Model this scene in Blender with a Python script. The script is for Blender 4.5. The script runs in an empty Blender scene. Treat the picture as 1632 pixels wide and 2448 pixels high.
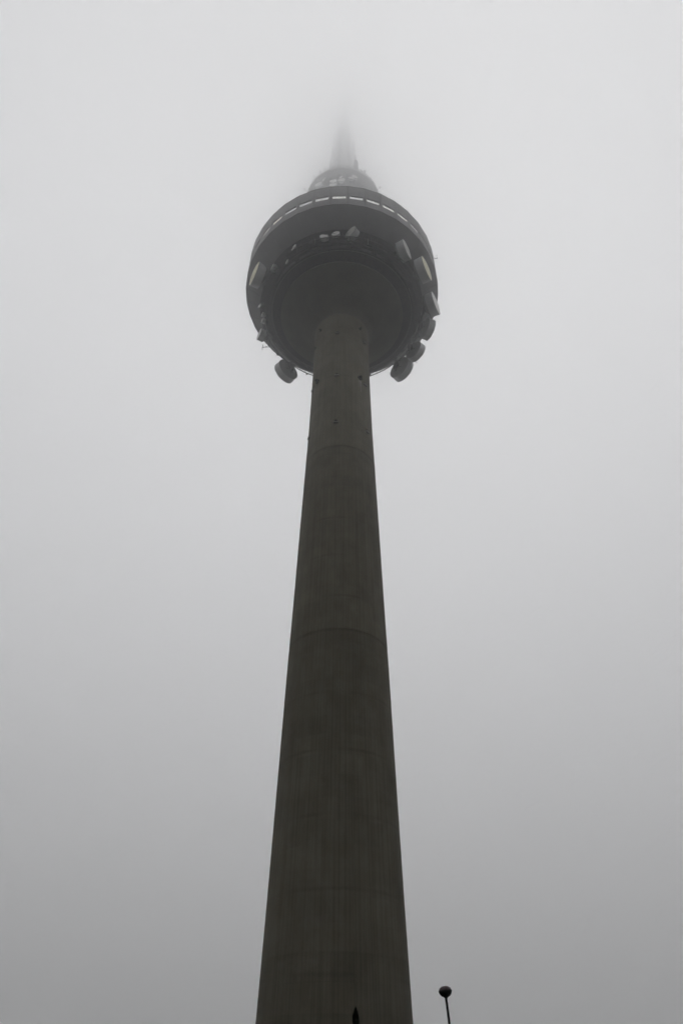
import bpy, bmesh, math, random
from math import sin, cos, radians as R_, pi, atan2, sqrt
from mathutils import Vector, Matrix
random.seed(7)
scene = bpy.context.scene
COL = scene.collection

# ------------------------------------------------------------------ helpers
def link(o, parent=None):
    COL.objects.link(o)
    if parent is not None: o.parent = parent
    return o
def tag(o, label=None, cat=None, group=None, kind=None):
    if label: o['label'] = label
    if cat: o['category'] = cat
    if group: o['group'] = group
    if kind: o['kind'] = kind
    return o
def empty(name, loc=(0, 0, 0), rz=0.0):
    o = bpy.data.objects.new(name, None); o.location = loc; o.rotation_euler = (0, 0, rz)
    o.empty_display_size = .5
    return link(o)
def build(name, bm, mat, parent=None, smooth=None):
    me = bpy.data.meshes.new(name)
    bmesh.ops.recalc_face_normals(bm, faces=bm.faces)
    bm.to_mesh(me); bm.free()
    me.materials.append(mat)
    if smooth is not None:
        for p in me.polygons: p.use_smooth = True
        me.set_sharp_from_angle(angle=R_(smooth))
    return link(bpy.data.objects.new(name, me), parent)
def polar(r, az, z):
    """az in degrees, 0 = towards the viewer (-Y), positive to +X"""
    a = R_(az); return Vector((r * sin(a), -r * cos(a), z))
def box(bm, M, sx, sy, sz):
    vs = [bm.verts.new(M @ Vector((x * sx / 2, y * sy / 2, z * sz / 2))) for x in (-1, 1) for y in (-1, 1) for z in (-1, 1)]
    for f in ((0, 1, 3, 2), (4, 6, 7, 5), (0, 4, 5, 1), (2, 3, 7, 6), (0, 2, 6, 4), (1, 5, 7, 3)):
        bm.faces.new([vs[i] for i in f])
def radial(az, r, z):
    """frame on a ring: x = tangent, y = outward, z = up"""
    a = R_(az); t = Vector((cos(a), sin(a), 0)); n = Vector((sin(a), -cos(a), 0))
    m = Matrix(((t.x, n.x, 0), (t.y, n.y, 0), (0, 0, 1))).to_4x4()
    return Matrix.Translation(polar(r, az, z)) @ m
def tube(bm, a, b, ra, rb=None, n=8, caps=True):
    a, b = Vector(a), Vector(b); rb = ra if rb is None else rb
    d = (b - a).normalized(); q = d.to_track_quat('Z', 'Y')
    A = [bm.verts.new(a + q @ Vector((ra * cos(2 * pi * i / n), ra * sin(2 * pi * i / n), 0))) for i in range(n)]
    Bv = [bm.verts.new(b + q @ Vector((rb * cos(2 * pi * i / n), rb * sin(2 * pi * i / n), 0))) for i in range(n)]
    for i in range(n):
        bm.faces.new((A[i], A[(i + 1) % n], Bv[(i + 1) % n], Bv[i]))
    if caps:
        bm.faces.new(A[::-1]); bm.faces.new(Bv)
def lathe(bm, prof, n=96, phase=0.0, closed=False, M=None):
    """prof: list of (r, z); closed ring profile if closed"""
    M = M or Matrix.Identity(4)
    rings = []
    for r, z in prof:
        if r < 1e-6: rings.append([bm.verts.new(M @ Vector((0, 0, z)))])
        else: rings.append([bm.verts.new(M @ Vector((r * sin(phase + 2 * pi * i / n), -r * cos(phase + 2 * pi * i / n), z))) for i in range(n)])
    pairs = list(zip(rings, rings[1:])) + ([(rings[-1], rings[0])] if closed else [])
    for a, b in pairs:
        for i in range(n):
            j = (i + 1) % n
            if len(a) == 1 and len(b) == 1: continue
            if len(a) == 1: bm.faces.new((a[0], b[j], b[i]))
            elif len(b) == 1: bm.faces.new((a[i], a[j], b[0]))
            else: bm.faces.new((a[i], a[j], b[j], b[i]))
def ring_beam(bm, r0, r1, z0, z1, n=96, phase=0.0):
    lathe(bm, [(r0, z0), (r1, z0), (r1, z1), (r0, z1)], n, phase, True)

# ------------------------------------------------------------------ materials
def mat(name, col, rough=.7, metal=0.0, var=.25, scale=1.5, spec=.5, bump=0.0, col2=None):
    m = bpy.data.materials.new(name); m.use_nodes = True
    nt = m.node_tree; b = nt.nodes['Principled BSDF']
    tc = nt.nodes.new('ShaderNodeTexCoord')
    nz = nt.nodes.new('ShaderNodeTexNoise'); nz.inputs['Scale'].default_value = scale
    nz.inputs['Detail'].default_value = 6; nz.inputs['Roughness'].default_value = .6
    nt.links.new(tc.outputs['Object'], nz.inputs['Vector'])
    rp = nt.nodes.new('ShaderNodeMix'); rp.data_type = 'RGBA'
    c2 = col2 or tuple(c * (1 - var) for c in col)
    rp.inputs['A'].default_value = (*c2, 1); rp.inputs['B'].default_value = (*[min(1, c * (1 + var)) for c in col], 1)
    mr = nt.nodes.new('ShaderNodeMapRange'); mr.inputs['From Min'].default_value = .3; mr.inputs['From Max'].default_value = .7
    nt.links.new(nz.outputs['Fac'], mr.inputs['Value']); nt.links.new(mr.outputs['Result'], rp.inputs['Factor'])
    nt.links.new(rp.outputs['Result'], b.inputs['Base Color'])
    b.inputs['Roughness'].default_value = rough; b.inputs['Metallic'].default_value = metal
    b.inputs['Specular IOR Level'].default_value = spec
    if bump:
        bp = nt.nodes.new('ShaderNodeBump'); bp.inputs['Strength'].default_value = bump; bp.inputs['Distance'].default_value = .03
        nt.links.new(nz.outputs['Fac'], bp.inputs['Height']); nt.links.new(bp.outputs['Normal'], b.inputs['Normal'])
    return m

def shaft_material():
    m = bpy.data.materials.new('board_formed_concrete'); m.use_nodes = True
    nt = m.node_tree; N = nt.nodes.new; L = nt.links.new
    b = nt.nodes['Principled BSDF']; b.inputs['Roughness'].default_value = .85; b.inputs['Specular IOR Level'].default_value = .25
    tc = N('ShaderNodeTexCoord'); sp = N('ShaderNodeSeparateXYZ'); L(tc.outputs['Object'], sp.inputs[0])
    def math_(op, a, c=None, v=None):
        n = N('ShaderNodeMath'); n.operation = op
        if isinstance(a, (int, float)): n.inputs[0].default_value = a
        else: L(a, n.inputs[0])
        if c is not None:
            if isinstance(c, (int, float)): n.inputs[1].default_value = c
            else: L(c, n.inputs[1])
        return n.outputs[0]
    ny = math_('MULTIPLY', sp.outputs['Y'], -1.0)
    ang = math_('ARCTAN2', sp.outputs['X'], ny)
    u = math_('MULTIPLY', ang, 5.2); z = sp.outputs['Z']
    def vec(su, sz, off=0.0):
        c = N('ShaderNodeCombineXYZ'); L(math_('MULTIPLY', u, su), c.inputs[0]); L(math_('MULTIPLY', z, sz), c.inputs[1]); c.inputs[2].default_value = off
        return c.outputs[0]
    def noise(v, detail=3, rough=.55):
        n = N('ShaderNodeTexNoise'); n.inputs['Scale'].default_value = 1; n.inputs['Detail'].default_value = detail
        n.inputs['Roughness'].default_value = rough; L(v, n.inputs['Vector']); return n.outputs['Fac']
    def rng(v, a, c, lo=0.0, hi=1.0):
        n = N('ShaderNodeMapRange'); n.inputs['From Min'].default_value = a; n.inputs['From Max'].default_value = c
        n.inputs['To Min'].default_value = lo; n.inputs['To Max'].default_value = hi; L(v, n.inputs['Value']); return n.outputs['Result']
    def mix(f, a, c, mode='MIX'):
        n = N('ShaderNodeMix'); n.data_type = 'RGBA'; n.blend_type = mode
        if isinstance(f, (int, float)): n.inputs['Factor'].default_value = f
        else: L(f, n.inputs['Factor'])
        for s, k in ((a, 'A'), (c, 'B')):
            if isinstance(s, tuple): n.inputs[k].default_value = (*s, 1)
            else: L(s, n.inputs[k])
        return n.outputs['Result']
    blotch = noise(vec(.5, .3, 3.1), 6, .65)
    base = mix(rng(blotch, .35, .65), CONC_A, CONC_B)
    # formwork lifts: bands of slightly different concrete, about 1.9 m tall
    lift = N('ShaderNodeTexBrick'); lift.offset = .5
    lift.inputs['Scale'].default_value = 1; lift.inputs['Brick Width'].default_value = 2.6; lift.inputs['Row Height'].default_value = 1.88
    lift.inputs['Mortar Size'].default_value = .035; lift.inputs['Mortar Smooth'].default_value = .6; lift.inputs['Bias'].default_value = 0
    lift.inputs['Color1'].default_value = (.86, .86, .86, 1); lift.inputs['Color2'].default_value = (1.1, 1.08, 1.06, 1); lift.inputs['Mortar'].default_value = (.88, .88, .88, 1)
    L(vec(1, 1, 0), lift.inputs['Vector'])
    base = mix(.5, base, lift.outputs['Color'], 'MULTIPLY')
    # vertical board marks and rain streaks
    boards = noise(vec(7.5, .03, 9.0), 3, .6)
    base = mix(1.0, base, mix(rng(boards, .38, .56), (.89, .89, .89), (1.06, 1.06, 1.06)), 'MULTIPLY')
    fine = noise(vec(16, .25, 1.0), 2, .5)
    base = mix(1.0, base, mix(rng(fine, .35, .65), (.94, .94, .94), (1.05, 1.05, 1.05)), 'MULTIPLY')
    streak = noise(vec(1.9, .028, 21.0), 4, .6)
    base = mix(rng(streak, .58, .76, 0, .14), base, (.035, .033, .028))
    # dirty rings at the cast joints (28.2 m apart)
    wob = math_('MULTIPLY', math_('SUBTRACT', noise(vec(.5, 0, 5), 3), .5), .35)
    zz = math_('ADD', z, wob)
    zf = math_('ABSOLUTE', math_('SUBTRACT', math_('FRACT', math_('DIVIDE', math_('SUBTRACT', zz, 39.35 - 28.15 * .5 - 28.15), 28.15)), .5))
    dist = math_('MULTIPLY', zf, 28.15)
    patch = rng(noise(vec(.45, .02, 13), 3), .35, .6, .08, .36)
    # base colour steps darker towards the foot, with edges at the cast joints
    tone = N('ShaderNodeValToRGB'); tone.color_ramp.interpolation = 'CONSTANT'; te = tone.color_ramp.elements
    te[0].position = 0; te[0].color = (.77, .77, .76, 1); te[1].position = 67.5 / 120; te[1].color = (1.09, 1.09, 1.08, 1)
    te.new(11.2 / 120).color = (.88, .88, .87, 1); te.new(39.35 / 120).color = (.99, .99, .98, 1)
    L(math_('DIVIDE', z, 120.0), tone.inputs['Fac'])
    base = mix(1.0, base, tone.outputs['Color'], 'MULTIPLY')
    ringf = math_('MULTIPLY', math_('MULTIPLY', rng(dist, .06, .30, 1, 0), patch), math_('MULTIPLY', rng(z, 20, 38, .1, 1), rng(z, 70, 94, 1, .35)))
    base = mix(ringf, base, (.03, .028, .024))
    zl = math_('ADD', z, math_('MULTIPLY', wob, .5))
    lf = math_('MULTIPLY', math_('ABSOLUTE', math_('SUBTRACT', math_('FRACT', math_('DIVIDE', math_('SUBTRACT', zl, 1.4), 5.63)), .5)), 5.63)
    base = mix(math_('MULTIPLY', rng(lf, .05, .22, 1, 0), rng(noise(vec(.3, .35, 31), 4), .42, .68, 0, .26)), base, (.04, .036, .03))
    pale = rng(noise(vec(.25, .5, 44), 5, .65), .56, .75, 0, .22)
    base = mix(pale, base, (.17, .155, .13))
    L(base, b.inputs['Base Color'])
    h = math_('ADD', math_('MULTIPLY', boards, .7), math_('MULTIPLY', fine, .3))
    bp = N('ShaderNodeBump'); bp.inputs['Strength'].default_value = .35; bp.inputs['Distance'].default_value = .04
    L(h, bp.inputs['Height']); L(bp.outputs['Normal'], b.inputs['Normal'])
    return m

CONC_A = (.108, .098, .074); CONC_B = (.131, .122, .095)
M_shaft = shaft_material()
M_cone = mat('smooth_grey_concrete', (.125, .119, .10), .85, var=.18, scale=.35, bump=.2)
M_soffit = mat('painted_metal_soffit', (.135, .13, .132), .6, var=.12, scale=.4)
M_facade = mat('weathered_metal_cladding', (.105, .10, .10), .55, metal=0, var=.2, scale=.35)
M_steel = mat('dark_galvanised_steel', (.052, .05, .052), .75, metal=0, var=.3, scale=2)
M_rail = mat('pale_galvanised_tube', (.15, .15, .15), .5, metal=.3, var=.2, scale=2)
M_drum = mat('grey_painted_shroud', (.56, .56, .57), .45, var=.12, scale=.8)
M_back = mat('dark_grey_reflector_back', (.30, .30, .305), .5, var=.15, scale=.8)
M_white = mat('off_white_radome_fabric', (.87, .865, .84), .6, var=.04, scale=.7)
M_cream = mat('yellowed_radome_fabric', (.84, .80, .58), .6, var=.07, scale=.7)
M_grey = mat('grey_radome_fabric', (.72, .71, .68), .6, var=.1, scale=.7)
M_dull = mat('dull_grey_radome_fabric', (.48, .47, .44), .6, var=.12, scale=.7)
M_roof = mat('gravel_roof_felt', (.14, .14, .135), .9, var=.2, scale=1)
M_upper = mat('grey_platform_paint', (.15, .15, .15), .7, var=.15, scale=.5)
M_mast = mat('mast_paint', (.20, .195, .19), .6, var=.15, scale=.6)
M_dark = mat('dark_opening', (.010, .010, .010), .9, var=.2)
M_sill = mat('pale_concrete_sill', (.20, .195, .18), .8, var=.2, scale=4)
M_streak = mat('white_lime_streak', (.30, .29, .27), .9, var=.4, scale=3)
M_lamp = mat('black_lamp_paint', (.008, .008, .008), .6, var=.3, scale=8, spec=.2)
M_globe = mat('smoked_plum_plastic', (.030, .016, .018), .4, var=.2, scale=6, spec=.3)
M_leaf = mat('cypress_foliage', (.007, .009, .006), .95, var=.5, scale=3, spec=.1)
M_bark = mat('cypress_bark', (.05, .035, .025), .95, var=.3, scale=6)
M_ground = mat('dry_turf', (.030, .032, .024), .95, var=.35, scale=.4)
M_paving = mat('grey_paving', (.05, .049, .048), .9, var=.2, scale=.8)

def glass_material():
    m = bpy.data.materials.new('reflective_glazing'); m.use_nodes = True
    nt = m.node_tree; b = nt.nodes['Principled BSDF']
    oi = nt.nodes.new('ShaderNodeObjectInfo')
    rp = nt.nodes.new('ShaderNodeValToRGB'); e = rp.color_ramp.elements
    e[0].position = 0; e[0].color = (.5, .51, .52, 1); e[1].position = 1; e[1].color = (.9, .89, .79, 1)
    e.new(.45).color = (.74, .74, .72, 1)
    nt.links.new(oi.outputs['Random'], rp.inputs['Fac']); nt.links.new(rp.outputs['Color'], b.inputs['Base Color'])
    b.inputs['Metallic'].default_value = 1.0; b.inputs['Roughness'].default_value = .12
    return m
M_glass = glass_material()

# ------------------------------------------------------------------ sizes of the tower
SHAFT = [(-.5, 6.10), (7, 6.00), (16, 5.78), (30.5, 5.49), (37.4, 5.36), (45.3, 5.17), (64.5, 4.77), (74.5, 4.54), (82, 4.45), (88, 4.40), (99.9, 4.39)]
def shaft_r(z):
    for (a, ra), (b, rb) in zip(SHAFT, SHAFT[1:]):
        if a <= z <= b: return ra + (rb - ra) * (z - a) / (b - a)
    return SHAFT[-1][1]
NF = 38; STEP = 360 / NF; AZ0 = -2.1; RF = 17.0; ZB, ZT = 111.0, 117.6

tower = empty('communications_tower', (0, 0, 0))
tag(tower, 'tall tapering concrete telecommunications tower with round windowed pod fading into fog', 'tower')

# shaft: one wall with shallow steps at the cast joints
bm = bmesh.new(); prof = []
zs = sorted(set([z for z, _ in SHAFT] + [i * 2.0 for i in range(0, 50)]))
joints = [39.35, 67.5]
pts = []
for z in zs:
    pts.append((z, shaft_r(z)))
for j in joints:
    pts += [(j - .05, shaft_r(j) + .0), (j - .02, shaft_r(j) - .05), (j + .06, shaft_r(j) - .05), (j + .10, shaft_r(j) - .03)]
pts.sort()
lathe(bm, [(r, z) for z, r in pts], 128)
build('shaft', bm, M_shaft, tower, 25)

# ventilation openings in the shaft: three rings of six, and round ports between them
def opening(az, z, w, h):
    r = shaft_r(z); M = radial(az, r, z)
    bm = bmesh.new(); d = .16
    for x, zz, sx, sz in ((-(w / 2 + .06), 0, .12, h + .24), (w / 2 + .06, 0, .12, h + .24), (0, h / 2 + .06, w, .12)):
        box(bm, M @ Matrix.Translation((x, .0, zz)), sx, d, sz)
    f = build('vent_opening', bm, M_shaft, tower)
    bm = bmesh.new(); box(bm, M @ Matrix.Translation((0, .0, 0)), w, .05, h); build('recess', bm, M_dark, f)
    bm = bmesh.new(); box(bm, M @ Matrix.Translation((0, .10, -h / 2 - .10)), w + .3, .34, .17); build('sill', bm, M_sill, f)
for z in (72.63, 83.2, 94.1):
    for k in range(6): opening(-8.1 + 59.6 * k if k < 2 else -67.6 if k == 5 else -8.1 + 60 * k, z, .36, .54)
for az, z, s in ((-51.5, 83.56, .38), (38.6, 83.6, .40), (-49.1, 96.85, .24), (41.8, 96.75, .25), (128.5, 83.6, .44), (-141, 83.5, .44)):
    bm = bmesh.new(); r = shaft_r(z)
    tube(bm, polar(r - .1, az, z), polar(r + .10, az, z), s, s, 14)
    tube(bm, polar(r + .02, az, z + s * .55), polar(r + .34, az, z + s * .2), s * .6, s * .45, 8)
    build('drain_port', bm, M_dark, tower, 30)
def streak(az, z, w, l):
    bm = bmesh.new(); n = 8; vs = []
    for i in range(n + 1):
        t = i / n; zz = z - l * t; r = shaft_r(zz) + .012; ww = w * (1 - .7 * t) * (1 + .2 * sin(9 * t))
        vs.append([bm.verts.new(radial(az, r, zz) @ Vector((x * ww / 2, y, 0))) for x, y in ((-1, -.03), (-.8, .0), (.8, .0), (1, -.03))])
    for a, b in zip(vs, vs[1:]):
        for i in range(3): bm.faces.new((a[i], a[i + 1], b[i + 1], b[i]))
    build('lime_streak', bm, M_streak, tower)
streak(36.9, 83.1, .09, 1.7); streak(40.2, 83.1, .12, 2.6)

# underside: funnel, then the gallery, then the pod
bm = bmesh.new()
lathe(bm, [(4.38, 99.2), (4.50, 99.75), (5.3, 100.75), (7.0, 102.3), (8.8, 103.6), (10.15, 104.5), (10.45, 104.65), (10.45, 104.95), (10.30, 105.0)], 128)
build('underside_funnel', bm, M_cone, tower, 35)
bm = bmesh.new()
lathe(bm, [(10.30, 104.99), (10.9, 105.35), (12.0, 105.62), (12.0, 105.9), (12.1, 105.9), (12.1, 108.5), (14.0, 108.5)], 128)
build('gallery_wall', bm, M_steel, tower, 25)

gal = bmesh.new()
ring_beam(gal, 13.97, 14.06, 106.10, 106.30, 76)
ring_beam(gal, 13.30, 13.37, 106.02, 106.12, 76)
ring_beam(gal, 12.62, 13.06, 105.86, 106.04, 76)
ring_beam(gal, 12.02, 12.30, 105.64, 105.84, 76)
for k in range(76):
    a = k * 360 / 76
    if k % 2: tube(gal, polar(12.1, a, 105.74), polar(13.98, a, 106.2), .045, n=6)
    if k % 2 == 0:
        box(gal, radial(a, 13.25, 106.1), .7 + .5 * random.random(), .3, .06)
    if random.random() < (.3 if abs((a + 180) % 360 - 180) < 120 else .12):
        box(gal, radial(a + random.uniform(1, 3), 13.74, 106.12), .5 + random.random(), .26, .07)
    if random.random() < .3:
        box(gal, radial(a + random.uniform(0, 3), 12.46, 105.83), .6 + random.random() * 1.0, .34, .08)
build('gallery_deck', gal, M_steel, tower)
rail = bmesh.new()
for zz, rr in ((106.75, .02), (107.3, .03)):
    for k in range(76):
        tube(rail, polar(14.0, k * 360 / 76, zz), polar(14.0, (k + 1) * 360 / 76, zz), rr, n=6, caps=False)
for k in range(0, 76, 2): tube(rail, polar(14.0, k * 360 / 76, 106.3), polar(14.0, k * 360 / 76, 107.32), .03, n=6)
build('gallery_railing', rail, M_steel, tower)
rl = bmesh.new()
for k in range(96): tube(rl, polar(11.98, k * 3.75, 105.56), polar(11.98, (k + 1) * 3.75, 105.56), .05, n=6, caps=False)
build('conduit_ring', rl, M_rail, tower)
# brackets, ladders and cable trays hung under the gallery
for az in (-33, -27, -21.5, -14, 9, 23, 31, -44, 44, 60, -62, 118, -120):
    bm = bmesh.new(); h = random.uniform(.6, 1.2)
    Mx = radial(az, 13.6 + random.uniform(-.3, .2), 106.4)
    for x in (-.22, .22): tube(bm, Mx @ Vector((x, 0, -.4)), Mx @ Vector((x, .05, h)), .035, n=6)
    for i in range(4): tube(bm, Mx @ Vector((-.22, 0, -.3 + i * .35)), Mx @ Vector((.22, 0, -.3 + i * .35)), .025, n=6)
    build('cable_ladder', bm, M_rail if az in (-21.5, 31) else M_steel, tower)

ph = R_(AZ0 + STEP / 2)
bm = bmesh.new()
lathe(bm, [(14.0, 108.5), (14.9, 109.25), (16.0, 110.16), (16.9, 110.9)], NF * 2, ph)
for k in range(NF):
    Mr = radial(AZ0 + (k + .5) * STEP, 15.45, 109.69) @ Matrix.Rotation(math.atan2(2.4, 2.9), 4, 'X')
    box(bm, Mr, .07, 3.6, .10)
build('soffit', bm, M_soffit, tower, 20)

# facade: prism of 38 facets, each with a sunk strip window
fac = empty('facade', (0, 0, 0)); fac.parent = tower
bm = bmesh.new()
hw = RF * sin(pi / NF); rm = RF * cos(pi / NF)
WW, Z0, Z1 = hw * .775, 113.05, 114.22
for k in range(NF):
    M = radial(AZ0 + k * STEP, rm, 0)
    g = .04
    xs = (-hw + g, -WW, WW, hw - g); zz = (ZB, Z0, Z1, ZT)
    V = [[bm.verts.new(M @ Vector((x, 0, z))) for x in xs] for z in zz]
    for i in range(3):
        for j in range(3):
            if (i, j) != (1, 1): bm.faces.new((V[i][j], V[i][j + 1], V[i + 1][j + 1], V[i + 1][j]))
    I = [bm.verts.new(M @ Vector((x, -.14, z))) for z in (Z0, Z1) for x in (-WW, WW)]
    o = [V[1][1], V[1][2], V[2][1], V[2][2]]
    for a, c in ((0, 1), (1, 3), (3, 2), (2, 0)): bm.faces.new((o[a], o[c], I[c], I[a]))
    # folded edges of the panel
    for j in (0, 3):
        a, c = V[0][j], V[3][j]
        p, q = bm.verts.new(M @ Vector((xs[j], -.06, ZB))), bm.verts.new(M @ Vector((xs[j], -.06, ZT)))
        bm.faces.new((a, c, q, p))
    bot = [bm.verts.new(M @ Vector((x, -.2, ZB - .02))) for x in (xs[0], xs[3])]
    bm.faces.new((V[0][0], V[0][3], bot[1], bot[0]))
build('cladding', bm, M_facade, fac)
bm = bmesh.new()
lathe(bm, [(RF - .12, ZB + .02), (RF - .12, ZT - .02)], NF, ph)
lathe(bm, [(16.88, 110.88), (RF - .12, ZB + .02)], NF * 2, ph)
build('backing_wall', bm, M_steel, fac)
for k in range(NF):
    a = AZ0 + k * STEP
    M = radial(a, rm - .11, 0)
    bm = bmesh.new(); box(bm, M @ Matrix.Translation((0, 0, (Z0 + Z1) / 2)), WW * 2 - .02, .03, Z1 - Z0 - .02)
    build('window', bm, M_glass, fac)
bm = bmesh.new()
lathe(bm, [(RF - .05, ZT - .05), (RF + .03, ZT - .03), (RF + .03, ZT + .06), (16.2, ZT + .1), (5.0, ZT + .7)], NF, ph)
build('pod_roof', bm, M_roof, tower)

# upper drum and its platform, half lost in the fog
bm = bmesh.new()
lathe(bm, [(5.2, ZT + .4), (5.2, 147.6), (5.6, 148.0)], 72)
build('upper_drum', bm, M_upper, tower, 30)
bm = bmesh.new()
lathe(bm, [(5.55, 148.0), (6.35, 148.02), (6.4, 148.15), (7.7, 148.15), (7.75, 148.0), (8.0, 148.0), (8.05, 148.6), (7.9, 148.65), (3.0, 148.8)], 96)
for k in range(24): box(bm, radial(k * 15, 7.05, 148.02), .16, 1.25, .22)
build('upper_platform', bm, M_upper, tower, 20)
bm = bmesh.new()
for zz in (149.2, 149.8):
    for k in range(48): tube(bm, polar(7.95, k * 7.5, zz), polar(7.95, (k + 1) * 7.5, zz), .035, n=5, caps=False)
for k in range(48): tube(bm, polar(7.95, k * 7.5, 148.6), polar(7.95, k * 7.5, 149.82), .03, n=5)
build('platform_railing', bm, M_steel, tower)

# mast: stepped column with panel aerials, then thinner tubes
mast = empty('mast', (0, 0, 148.7)); mast.parent = tower
def mz(z): return z - 148.7
bm = bmesh.new()
lathe(bm, [(3.05, mz(148.6)), (2.95, mz(158)), (2.6, mz(168)), (2.1, mz(178)), (1.85, mz(186)), (1.8, mz(190)), (1.25, mz(190.2))], 24)
build('mast_column', bm, M_mast, mast, 30)
bm = bmesh.new()
lathe(bm, [(1.25, mz(190.1)), (1.22, mz(201)), (.85, mz(201.1)), (.8, mz(213)), (.5, mz(213.1)), (.45, mz(226)), (.12, mz(226.2)), (.05, mz(231)), (0, mz(231))], 24)
build('mast_tube', bm, M_mast, mast, 30)
bm = bmesh.new()
lad = -20
for x in (-.25, .25):
    for i in range(8):
        z = 149 + i * 5; q0, q1 = (radial(lad, 3.05 - max(0, t - 158) * .043 + .25, mz(t)) @ Vector((x, 0, 0)) for t in (z, z + 5))
        tube(bm, q0, q1, .035, n=5)
for i in range(80):
    z = 149 + i * .5; Mx = radial(lad, 3.05 - max(0, z - 158) * .043 + .25, mz(z))
    tube(bm, Mx @ Vector((-.25, 0, 0)), Mx @ Vector((.25, 0, 0)), .025, n=5)
build('mast_ladder', bm, M_steel, mast)
proto = None
for lv in range(9):
    z = 152.5 + lv * 4.1
    rc = 3.05 if z < 158 else (2.95 - (z - 158) * .04)
    for f in range(8):
        az = 22 + f * 45 + (lv % 2) * 6
        if proto is None:
            bm = bmesh.new()
            tube(bm, (0, .15, -1.5), (0, .15, 1.5), .05, n=6)
            for zz in (-1.2, 1.2): tube(bm, (0, -.5, zz), (0, .15, zz), .04, n=5)
            for i in range(6):
                zz = -1.35 + i * .54
                tube(bm, (0, .15, zz), (0, .62, zz), .03, n=5)
                tube(bm, (-.42, .62, zz), (.42, .62, zz), .035, n=5)
            for x in (-.3, .3): tube(bm, (x, .17, -1.5), (x, .17, 1.5), .03, n=5)
            o = build('dipole_panel', bm, M_steel, mast); proto = o
        else:
            o = proto.copy(); link(o, mast)
        M = radial(az, rc + .12, mz(z)); o.matrix_local = M
bm = bmesh.new(); box(bm, radial(20.5, 7.6, 151.4), .75, .5, 5.2)
box(bm, radial(20.5, 7.85, 151.4), .5, .1, 4.8)
build('relay_cabinet', bm, M_steel, tower)

# ------------------------------------------------------------------ microwave dishes
def dish(az, Rc, z, psi, r, L, label, group, face=M_white, rail_r=14.0, rail_z=None, name='microwave_dish', tilt=0.0, stud=False):
    P = polar(Rc, az, z); n = Vector((sin(R_(psi)), -cos(R_(psi)), 0))
    back = L + .28 * r + .35
    base = P - n * back
    root = empty(name, base, R_(psi))
    tag(root, label, 'dish antenna', group)
    # local frame: -Y is the pointing direction (az 0), mount pipe at origin
    def ax(y): return Matrix.Translation((0, -y, 0)) @ Matrix.Rotation(R_(90), 4, 'X')   # lathe z -> -Y
    n_ = 40
    if L > .15:
        bm = bmesh.new(); lathe(bm, [(r * .965, back - L), (r * .985, back - L + .02), (r, back - .10), (r, back - .06), (r * .97, back - .06), (r * .95, back - L + .05)], n_, M=ax(0))
        build('shroud', bm, M_drum, root, 35)
    bm = bmesh.new(); lathe(bm, [(r * .999, back - .07), (r * 1.022, back - .07), (r * 1.022, back + .02), (r * .985, back + .02)], n_, M=ax(0)); build('rim_band', bm, M_back, root, 30)
    bm = bmesh.new(); lathe(bm, [(r * .99, back + .004), (r * .85, back + .004 + .045 * r), (r * .6, back + .004 + .085 * r), (r * .3, back + .004 + .11 * r), (0, back + .004 + .12 * r)], n_, M=ax(0)); build('radome', bm, face, root, 50)
    bm = bmesh.new(); lathe(bm, [(r * 1.0, back - L + .03), (r * 1.0, back - L - .03), (r * .96, back - L - .05), (r * .82, back - L - .06 - .06 * r), (r * .5, back - L - .06 - .2 * r), (r * .2, back - L - .07 - .27 * r), (0, back - L - .07 - .28 * r)], n_, M=ax(0))
    build('reflector', bm, M_back, root, 35)
    bm = bmesh.new(); pr = .05 + .025 * r
    tube(bm, (0, 0, -r * .75 - .25), (0, 0, r * .75 + .25), pr, n=10)
    box(bm, Matrix.Translation((0, -.14, 0)), .5 * r, .26, .6 * r)
    for s in (-1, 1):
        tube(bm, (0, 0, s * r * .5), (s * r * .5, -(back - L - .06 - .1 * r), s * r * .35), pr * .5, n=6)
        tube(bm, (0, 0, -s * r * .5), (s * r * .5, -(back - L - .06 - .1 * r), -s * r * .35), pr * .5, n=6)
    build('mount', bm, M_steel, root)
    bm = bmesh.new()
    inv = (Matrix.Translation(base) @ Matrix.Rotation(R_(psi), 4, 'Z')).inverted()
    baz = math.degrees(atan2(base.x, -base.y))
    rz = rail_z if rail_z is not None else (106.3, 107.3)
    for dz, s in zip(rz, (-1, 1)):
        for da in (-2.2, 2.2):
            tube(bm, (0, 0, s * (r * .5 + .1)), inv @ polar(rail_r, baz + da * (14 / rail_r), dz), pr * .7, n=6)
    build('bracket', bm, M_steel, root)
    return root
G = 'microwave dishes around the gallery under the pod'
dish(-12.1, 13.9, 106.9, 1, .72, .55, 'small drum dish with pale round face, left of two small ones at the gallery front', G, M_white)
dish(-4.5, 13.9, 107.4, -14, .67, .36, 'shallow small dish beside the pale drum dish, right of the pair at the gallery front', G, M_white)
dish(4.9, 14.1, 107.5, -43, 1.13, 1.0, 'mid-size drum dish turned askew to the left at the gallery front', G, M_dull)
dish(44.0, 15.15, 108.3, 61, 1.69, 1.3, 'big drum dish with grey-white face, standing highest on the right flank', G, M_grey)
dish(61.8, 16.0, 108.4, 61, 2.12, 1.43, 'biggest drum dish on the right flank, its face yellowed', G, M_cream)
dish(84.0, 16.25, 107.4, 63, 2.06, 1.35, 'large drum dish breaking the right silhouette of the pod with pale face edge-on', G, M_white)
dish(98.6, 15.65, 105.3, 113, 1.85, 1.16, 'large drum dish seen half from behind, directly below the pale edge-on one', G, M_grey)
dish(119.8, 16.0, 106.4, 131, 1.84, 1.2, 'large drum dish seen from behind at lower right, between two other dishes', G, M_grey)
dish(134.0, 16.1, 105.3, 133, 2.22, 1.33, 'largest drum dish hanging lowest right of the shaft, seen from behind', G, M_grey)
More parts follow.
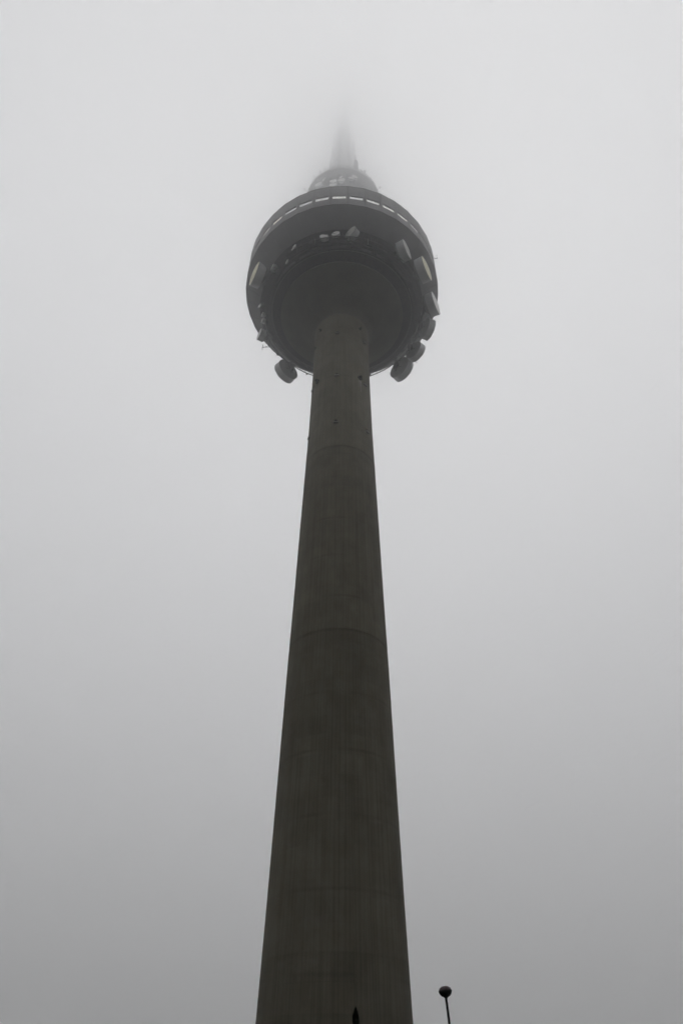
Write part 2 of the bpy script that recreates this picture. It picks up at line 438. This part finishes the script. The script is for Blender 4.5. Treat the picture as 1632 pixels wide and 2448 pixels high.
dish(-138.6, 16.05, 105.5, -137, 2.18, 1.3, 'lone big drum dish hanging lowest left of the shaft, seen from behind', G, M_grey)
dish(-68.6, 16.0, 109.2, -62, 2.12, 1.44, 'big drum dish on the left flank with yellowed face', G, M_cream)
dish(-57.5, 13.9, 108.3, -63, .67, .66, 'small drum dish facing left just behind the big yellow-faced one on the left flank', G, M_white)
dish(-84.8, 14.05, 106.9, -40, .62, .08, 'small flat white dish without shroud, alone on the left edge of the gallery', G, M_white)
dish(-89.3, 13.7, 105.75, -62, .46, .5, 'upper of two tiny stacked drum dishes on the left edge', G, M_white)
dish(-92.0, 13.7, 104.85, -62, .46, .5, 'lower of two tiny stacked drum dishes on the left edge', G, M_grey)
dish(-104.4, 15.0, 105.6, -62, 1.07, .95, 'mid-size drum dish poking out of the lower left silhouette, below the tiny stacked pair', G, M_white)
dish(-34.6, 13.9, 107.4, -50, .60, .10, 'slim flat dish seen almost edge-on at the front left of the gallery', G, M_grey)
dish(-42.1, 13.4, 105.6, -58, .42, .08, 'tiny flat dish low under the gallery rail at front left', G, M_grey, rail_r=13.0)
U = 'small dishes below the upper platform'
kw = dict(rail_r=6.9, rail_z=(147.8, 148.0))
dish(-37.5, 8.25, 143.7, -25, .80, .5, 'leftmost faint white dish under the foggy upper platform', U, M_white, **kw)
dish(-29.0, 8.2, 144.3, -45, .5, .1, 'tiny tilted-looking flat dish above the leftmost faint white one', U, M_white, **kw)
dish(-14.0, 8.25, 141.7, -8, .78, .45, 'brightest white drum dish under the foggy upper platform', U, M_white, **kw)
dish(-14.0, 8.25, 139.9, -6, .76, .45, 'faint drum dish directly beneath the brightest white one of the upper platform', U, M_white, **kw)
dish(-2.5, 8.25, 141.7, -8, .74, .35, 'faint oval dish in the middle of the upper platform', U, M_grey, **kw)
dish(-3.3, 8.2, 143.2, -30, .42, .1, 'tiny bright flat dish right under the upper platform rim', U, M_white, **kw)
dish(11.2, 8.2, 143.2, 8, .6, .3, 'left of the two blurred dishes at the right of the upper platform', U, M_grey, **kw)
dish(16.7, 8.2, 144.3, 20, .66, .4, 'right of the two blurred dishes at the right of the upper platform', U, M_grey, **kw)

# ------------------------------------------------------------------ small aerials
def aerial(name, label, cat, pieces, m=None, group=None):
    base = Vector(pieces[0][0]); root = bmesh.new()
    for a, b, r in pieces: tube(root, Vector(a) - base, Vector(b) - base, r, n=7)
    o = build(name, root, m or M_steel); o.location = base
    return tag(o, label, cat, group)
a0, a1, a2 = polar(14.0, -113.5, 106.3), polar(14.45, -115.6, 105.45), polar(15.3, -113.2, 105.0)
aerial('dipole_antenna', 'thin dipole on a bent arm sticking out of the lower left of the gallery', 'antenna',
       [(a0, a1, .07), (a1, a2, .07), (a1, polar(14.0, -117, 106.3), .05), (a2 + Vector((0, 0, -.85)), a2 + Vector((0, 0, .8)), .05)])
b0, b1 = polar(17.0, 66.0, 113.2), polar(17.75, 66.5, 112.6)
aerial('dipole_antenna', 'tiny dipole on a short arm at the right edge of the window band', 'antenna',
       [(b0, b1, .05), (b1 + Vector((0, 0, -.1)), b1 + Vector((0, 0, 1.0)), .05)])
for az, lab in ((-18.0, 'pale whip aerial on the gallery rail left of the small drum dishes'), (16.6, 'pale whip aerial on the gallery rail right of the askew drum dish')):
    aerial('whip_antenna', lab, 'antenna', [(polar(14.05, az, 104.5), polar(14.05, az, 106.6), .045)], M_rail)
c0 = polar(14.0, 124, 106.2)
aerial('whip_antenna', 'short rod aerial poking out below the dish between two others at lower right', 'antenna', [(c0, polar(16.7, 124, 105.4), .04)])
c0 = polar(14.05, -125, 106.2)
aerial('junction_box', 'small dark box clamped under the gallery rim at lower left', 'box', [(c0, c0 + Vector((-.05, .05, -.5)), .2)])
c0 = polar(14.05, -153, 106.2)
aerial('junction_box', 'small dark box under the gallery rim beside the shaft on the left', 'box', [(c0, c0 + Vector((-.05, .05, -.4)), .14)])
for az, ln, out in ((-68, 1.0, .8), (-47, 1.2, .4), (-36, 1.5, .3), (-28, 1.8, .2), (33, 1.6, .2), (64, .9, .7)):
    p = polar(8.0, az, 148.6); q = polar(8.0 + out, az, 148.7)
    aerial('stub_aerial', 'fog-blurred stub aerial on the rim of the upper platform', 'antenna',
           [(p, q, .04), (q + Vector((0, 0, -.5)), q + Vector((0, 0, ln)), .035), (q + Vector((-.4, 0, ln * .4)), q + Vector((.4, 0, ln * .4)), .035), (q + Vector((-.3, 0, ln * .75)), q + Vector((.3, 0, ln * .75)), .035)],
           group='stub aerials on the upper platform rim')

# ------------------------------------------------------------------ street lamp
d = -33.0
top = Vector((4.28, d, 5.37)); foot = Vector((4.60, d + .05, 0))
lamp = empty('street_lamp', foot); tag(lamp, 'slender black street lamp with a round globe head, leaning slightly beside the tower', 'street lamp')
bm = bmesh.new(); t = top - foot
tube(bm, (0, 0, 0), t * .16, .085, .075, 14); tube(bm, t * .16, t + t.normalized() * .04, .062, .045, 14)
lathe(bm, [(.16, 0), (.16, .05), (.10, .08), (.09, .3)], 16)
build('pole', bm, M_lamp, lamp, 40)
q = t.normalized().to_track_quat('Z', 'Y').to_matrix().to_4x4(); Mh = Matrix.Translation(t) @ q @ Matrix.Diagonal((.95, .95, .84, 1))
bm = bmesh.new(); lathe(bm, [(.05, -.02), (.085, -.01), (.10, .02), (.17, .05), (.225, .11), (.255, .18), (.264, .225), (.278, .232), (.278, .262), (.255, .266)], 28, M=Mh)
build('lamp_bowl', bm, M_lamp, lamp, 35)
bm = bmesh.new(); lathe(bm, [(.255, .262), (.245, .315), (.21, .37), (.14, .415), (.06, .43), (0, .433)], 28, M=Mh)
build('lamp_dome', bm, M_globe, lamp, 50)

# ------------------------------------------------------------------ cypress in front of the tower
TX, TY, TH = 1.25, -15.0, 6.93
tree = empty('cypress_tree', (TX, TY, 0)); tag(tree, 'narrow dark cypress with a pointed tip in front of the tower foot', 'tree')
bm = bmesh.new(); tube(bm, (0, 0, 0), (.03, 0, 3.2), .13, .08, 10); tube(bm, (.03, 0, 3.2), (0, 0, 6.85), .08, .012, 8)
for i in range(40):
    z = 1.0 + i * .14; a = i * 2.4
    tube(bm, (.02, 0, z), (.02 + .3 * cos(a), .3 * sin(a), z + .55), .018, .006, 5)
build('trunk', bm, M_bark, tree, 40)
bm = bmesh.new()
rnd = random.Random(3)
def crown_r(z):
    t = (TH - z)
    return min(.62, .008 + .115 * (1 - math.exp(-t / .2)) + .055 * t) if z > 1.2 else .5 * max(.1, (z - .4) / .8)
for i in range(5200):
    a_ = 2 * pi * rnd.random(); z = .5 + (TH - .5) * rnd.random() ** .7
    r = crown_r(z) * sqrt(rnd.uniform(.25, 1.0)) * (1 + .2 * sin(z * 9 + 2 * a_) + rnd.uniform(-.15, .3)); a = a_
    c = Vector((r * cos(a), r * sin(a), z)); s = rnd.uniform(.05, .11) * (.55 + .45 * min(1, (TH - z) / 1.2))
    up = Vector((cos(a) * .35 + rnd.uniform(-.25, .25), sin(a) * .35 + rnd.uniform(-.25, .25), 1)).normalized()
    side = up.cross(Vector((rnd.uniform(-1, 1), rnd.uniform(-1, 1), .1))).normalized() * s * .35
    v = [bm.verts.new(c - up * s), bm.verts.new(c + side), bm.verts.new(c + up * s * 1.3), bm.verts.new(c - side)]
    bm.faces.new(v)
build('crown', bm, M_leaf, tree)

# ------------------------------------------------------------------ ground
bm = bmesh.new(); lathe(bm, [(0, 0), (40, 0), (150, 0), (600, 0), (1590, 0)], 96); g = build('ground', bm, M_ground); tag(g, kind='structure')
bm = bmesh.new(); lathe(bm, [(5.5, .012), (17, .012), (17, -.1)], 96); g = build('plaza', bm, M_paving); tag(g, kind='structure')
bm = bmesh.new(); box(bm, Matrix.Translation((0, -60, -.042)), 60, 14, .1); g = build('pavement', bm, M_paving); tag(g, kind='structure')

# ------------------------------------------------------------------ fog with a cloud base at the height of the pod
D_LOW, D_HALF, D_MID, D_TOP = .00020, .0048, .0235, .0255
bm = bmesh.new(); box(bm, Matrix.Translation((0, 0, 118)), 3200, 3200, 238)
hz = bpy.data.materials.new('fog_air'); hz.use_nodes = True
nt = hz.node_tree; nt.nodes.clear()
out = nt.nodes.new('ShaderNodeOutputMaterial'); pv = nt.nodes.new('ShaderNodeVolumePrincipled')
pv.inputs['Color'].default_value = (.997, .997, .998, 1); pv.inputs['Anisotropy'].default_value = 0.84
ge = nt.nodes.new('ShaderNodeNewGeometry'); sx = nt.nodes.new('ShaderNodeSeparateXYZ'); nt.links.new(ge.outputs['Position'], sx.inputs[0])
def ramp(a, b, v):
    m = nt.nodes.new('ShaderNodeMapRange'); m.interpolation_type = 'SMOOTHSTEP'
    m.inputs['From Min'].default_value = a; m.inputs['From Max'].default_value = b; m.inputs['To Max'].default_value = v
    nt.links.new(sx.outputs['Z'], m.inputs['Value']); return m.outputs['Result']
def add(a, b):
    m = nt.nodes.new('ShaderNodeMath'); m.operation = 'ADD'
    if isinstance(b, float): m.inputs[1].default_value = b
    else: nt.links.new(b, m.inputs[1])
    nt.links.new(a, m.inputs[0]); return m.outputs[0]
dens = add(add(add(add(ramp(22, 116, D_HALF), ramp(104, 126, D_MID)), ramp(152, 188, D_TOP)), ramp(206, 228, -.040)), D_LOW)
nt.links.new(dens, pv.inputs['Density']); nt.links.new(pv.outputs[0], out.inputs['Volume'])
h = build('haze', bm, hz); tag(h, kind='stuff'); h.display_type = 'WIRE'
hz.cycles.volume_step_rate = .055

# ------------------------------------------------------------------ light
SUN_EL, SUN_AZ = 74, 35           # high behind the tower, a little to the right
w = bpy.data.worlds.new('World'); scene.world = w; w.use_nodes = True
nt = w.node_tree; bg = nt.nodes['Background']
sky = nt.nodes.new('ShaderNodeTexSky'); sky.sky_type = 'NISHITA'; sky.sun_disc = False
sky.sun_elevation = R_(SUN_EL); sky.sun_rotation = R_(SUN_AZ); sky.dust_density = 6; sky.air_density = 1
hs = nt.nodes.new('ShaderNodeHueSaturation'); hs.inputs['Saturation'].default_value = .12; nt.links.new(sky.outputs[0], hs.inputs['Color'])
tc = nt.nodes.new('ShaderNodeTexCoord'); sp = nt.nodes.new('ShaderNodeSeparateXYZ'); nt.links.new(tc.outputs['Generated'], sp.inputs[0])
rp = nt.nodes.new('ShaderNodeValToRGB'); e = rp.color_ramp.elements
OV = 11.0
nt.links.new(sp.outputs['Z'], rp.inputs['Fac'])
e[0].position = 0; e[0].color = (.20, .20, .20, 1); e[1].position = 1; e[1].color = (.40, .404, .41, 1)
e.new(.12).color = (.66, .66, .664, 1); e.new(.33).color = (1.46, 1.467, 1.505, 1); e.new(.62).color = (.93, .938, .962, 1)
sc_ = nt.nodes.new('ShaderNodeVectorMath'); sc_.operation = 'SCALE'; sc_.inputs['Scale'].default_value = OV; nt.links.new(rp.outputs['Color'], sc_.inputs[0])
mx = nt.nodes.new('ShaderNodeMix'); mx.data_type = 'RGBA'; mx.inputs['Factor'].default_value = .92
nt.links.new(hs.outputs['Color'], mx.inputs['A']); nt.links.new(sc_.outputs[0], mx.inputs['B'])
cn = nt.nodes.new('ShaderNodeTexNoise'); cn.inputs['Scale'].default_value = 2.2; cn.inputs['Detail'].default_value = 4; cn.inputs['Distortion'].default_value = .6
nt.links.new(tc.outputs['Generated'], cn.inputs['Vector'])
cm = nt.nodes.new('ShaderNodeMapRange'); cm.inputs['From Min'].default_value = .3; cm.inputs['From Max'].default_value = .7; cm.inputs['To Min'].default_value = .84; cm.inputs['To Max'].default_value = 1.16
nt.links.new(cn.outputs['Fac'], cm.inputs['Value'])
cs = nt.nodes.new('ShaderNodeVectorMath'); cs.operation = 'SCALE'; nt.links.new(mx.outputs['Result'], cs.inputs[0]); nt.links.new(cm.outputs['Result'], cs.inputs['Scale'])
nt.links.new(cs.outputs[0], bg.inputs['Color']); bg.inputs['Strength'].default_value = .1
sl = bpy.data.lights.new('sun', 'SUN'); sl.energy = .5; sl.angle = R_(75); sl.color = (1, .98, .95)
so = bpy.data.objects.new('sun', sl); link(so)
v = Vector((sin(R_(SUN_AZ)) * cos(R_(SUN_EL)), cos(R_(SUN_AZ)) * cos(R_(SUN_EL)), sin(R_(SUN_EL))))
so.rotation_euler = v.to_track_quat('Z', 'Y').to_euler(); so.location = v * 100

# ------------------------------------------------------------------ camera
cam = bpy.data.cameras.new('camera'); co = bpy.data.objects.new('camera', cam); link(co)
cam.sensor_fit = 'VERTICAL'; cam.sensor_height = 36; cam.lens = 24; cam.clip_end = 5000
p, ro, ya = R_(42), R_(.46), R_(.2)
f = Vector((sin(ya) * cos(p), cos(ya) * cos(p), sin(p))); r = Vector((cos(ya), -sin(ya), 0)); u = r.cross(f)
r2 = r * cos(ro) + u * sin(ro); u2 = u * cos(ro) - r * sin(ro)
co.matrix_world = Matrix(((r2.x, u2.x, -f.x, 0), (r2.y, u2.y, -f.y, -65.0), (r2.z, u2.z, -f.z, 1.65), (0, 0, 0, 1)))
scene.camera = co

# ------------------------------------------------------------------ render settings
scene.view_settings.view_transform = 'Standard'; scene.view_settings.look = 'None'
scene.view_settings.exposure = -0.10; scene.view_settings.gamma = 1
c = scene.cycles
c.max_bounces = 26; c.diffuse_bounces = 3; c.glossy_bounces = 3; c.transmission_bounces = 4; c.volume_bounces = 24
c.volume_max_steps = 64; c.use_denoising = True; c.denoising_input_passes = 'RGB_ALBEDO_NORMAL'; c.use_adaptive_sampling = True; c.adaptive_threshold = .06; c.adaptive_min_samples = 20; c.caustics_reflective = False; c.caustics_refractive = False
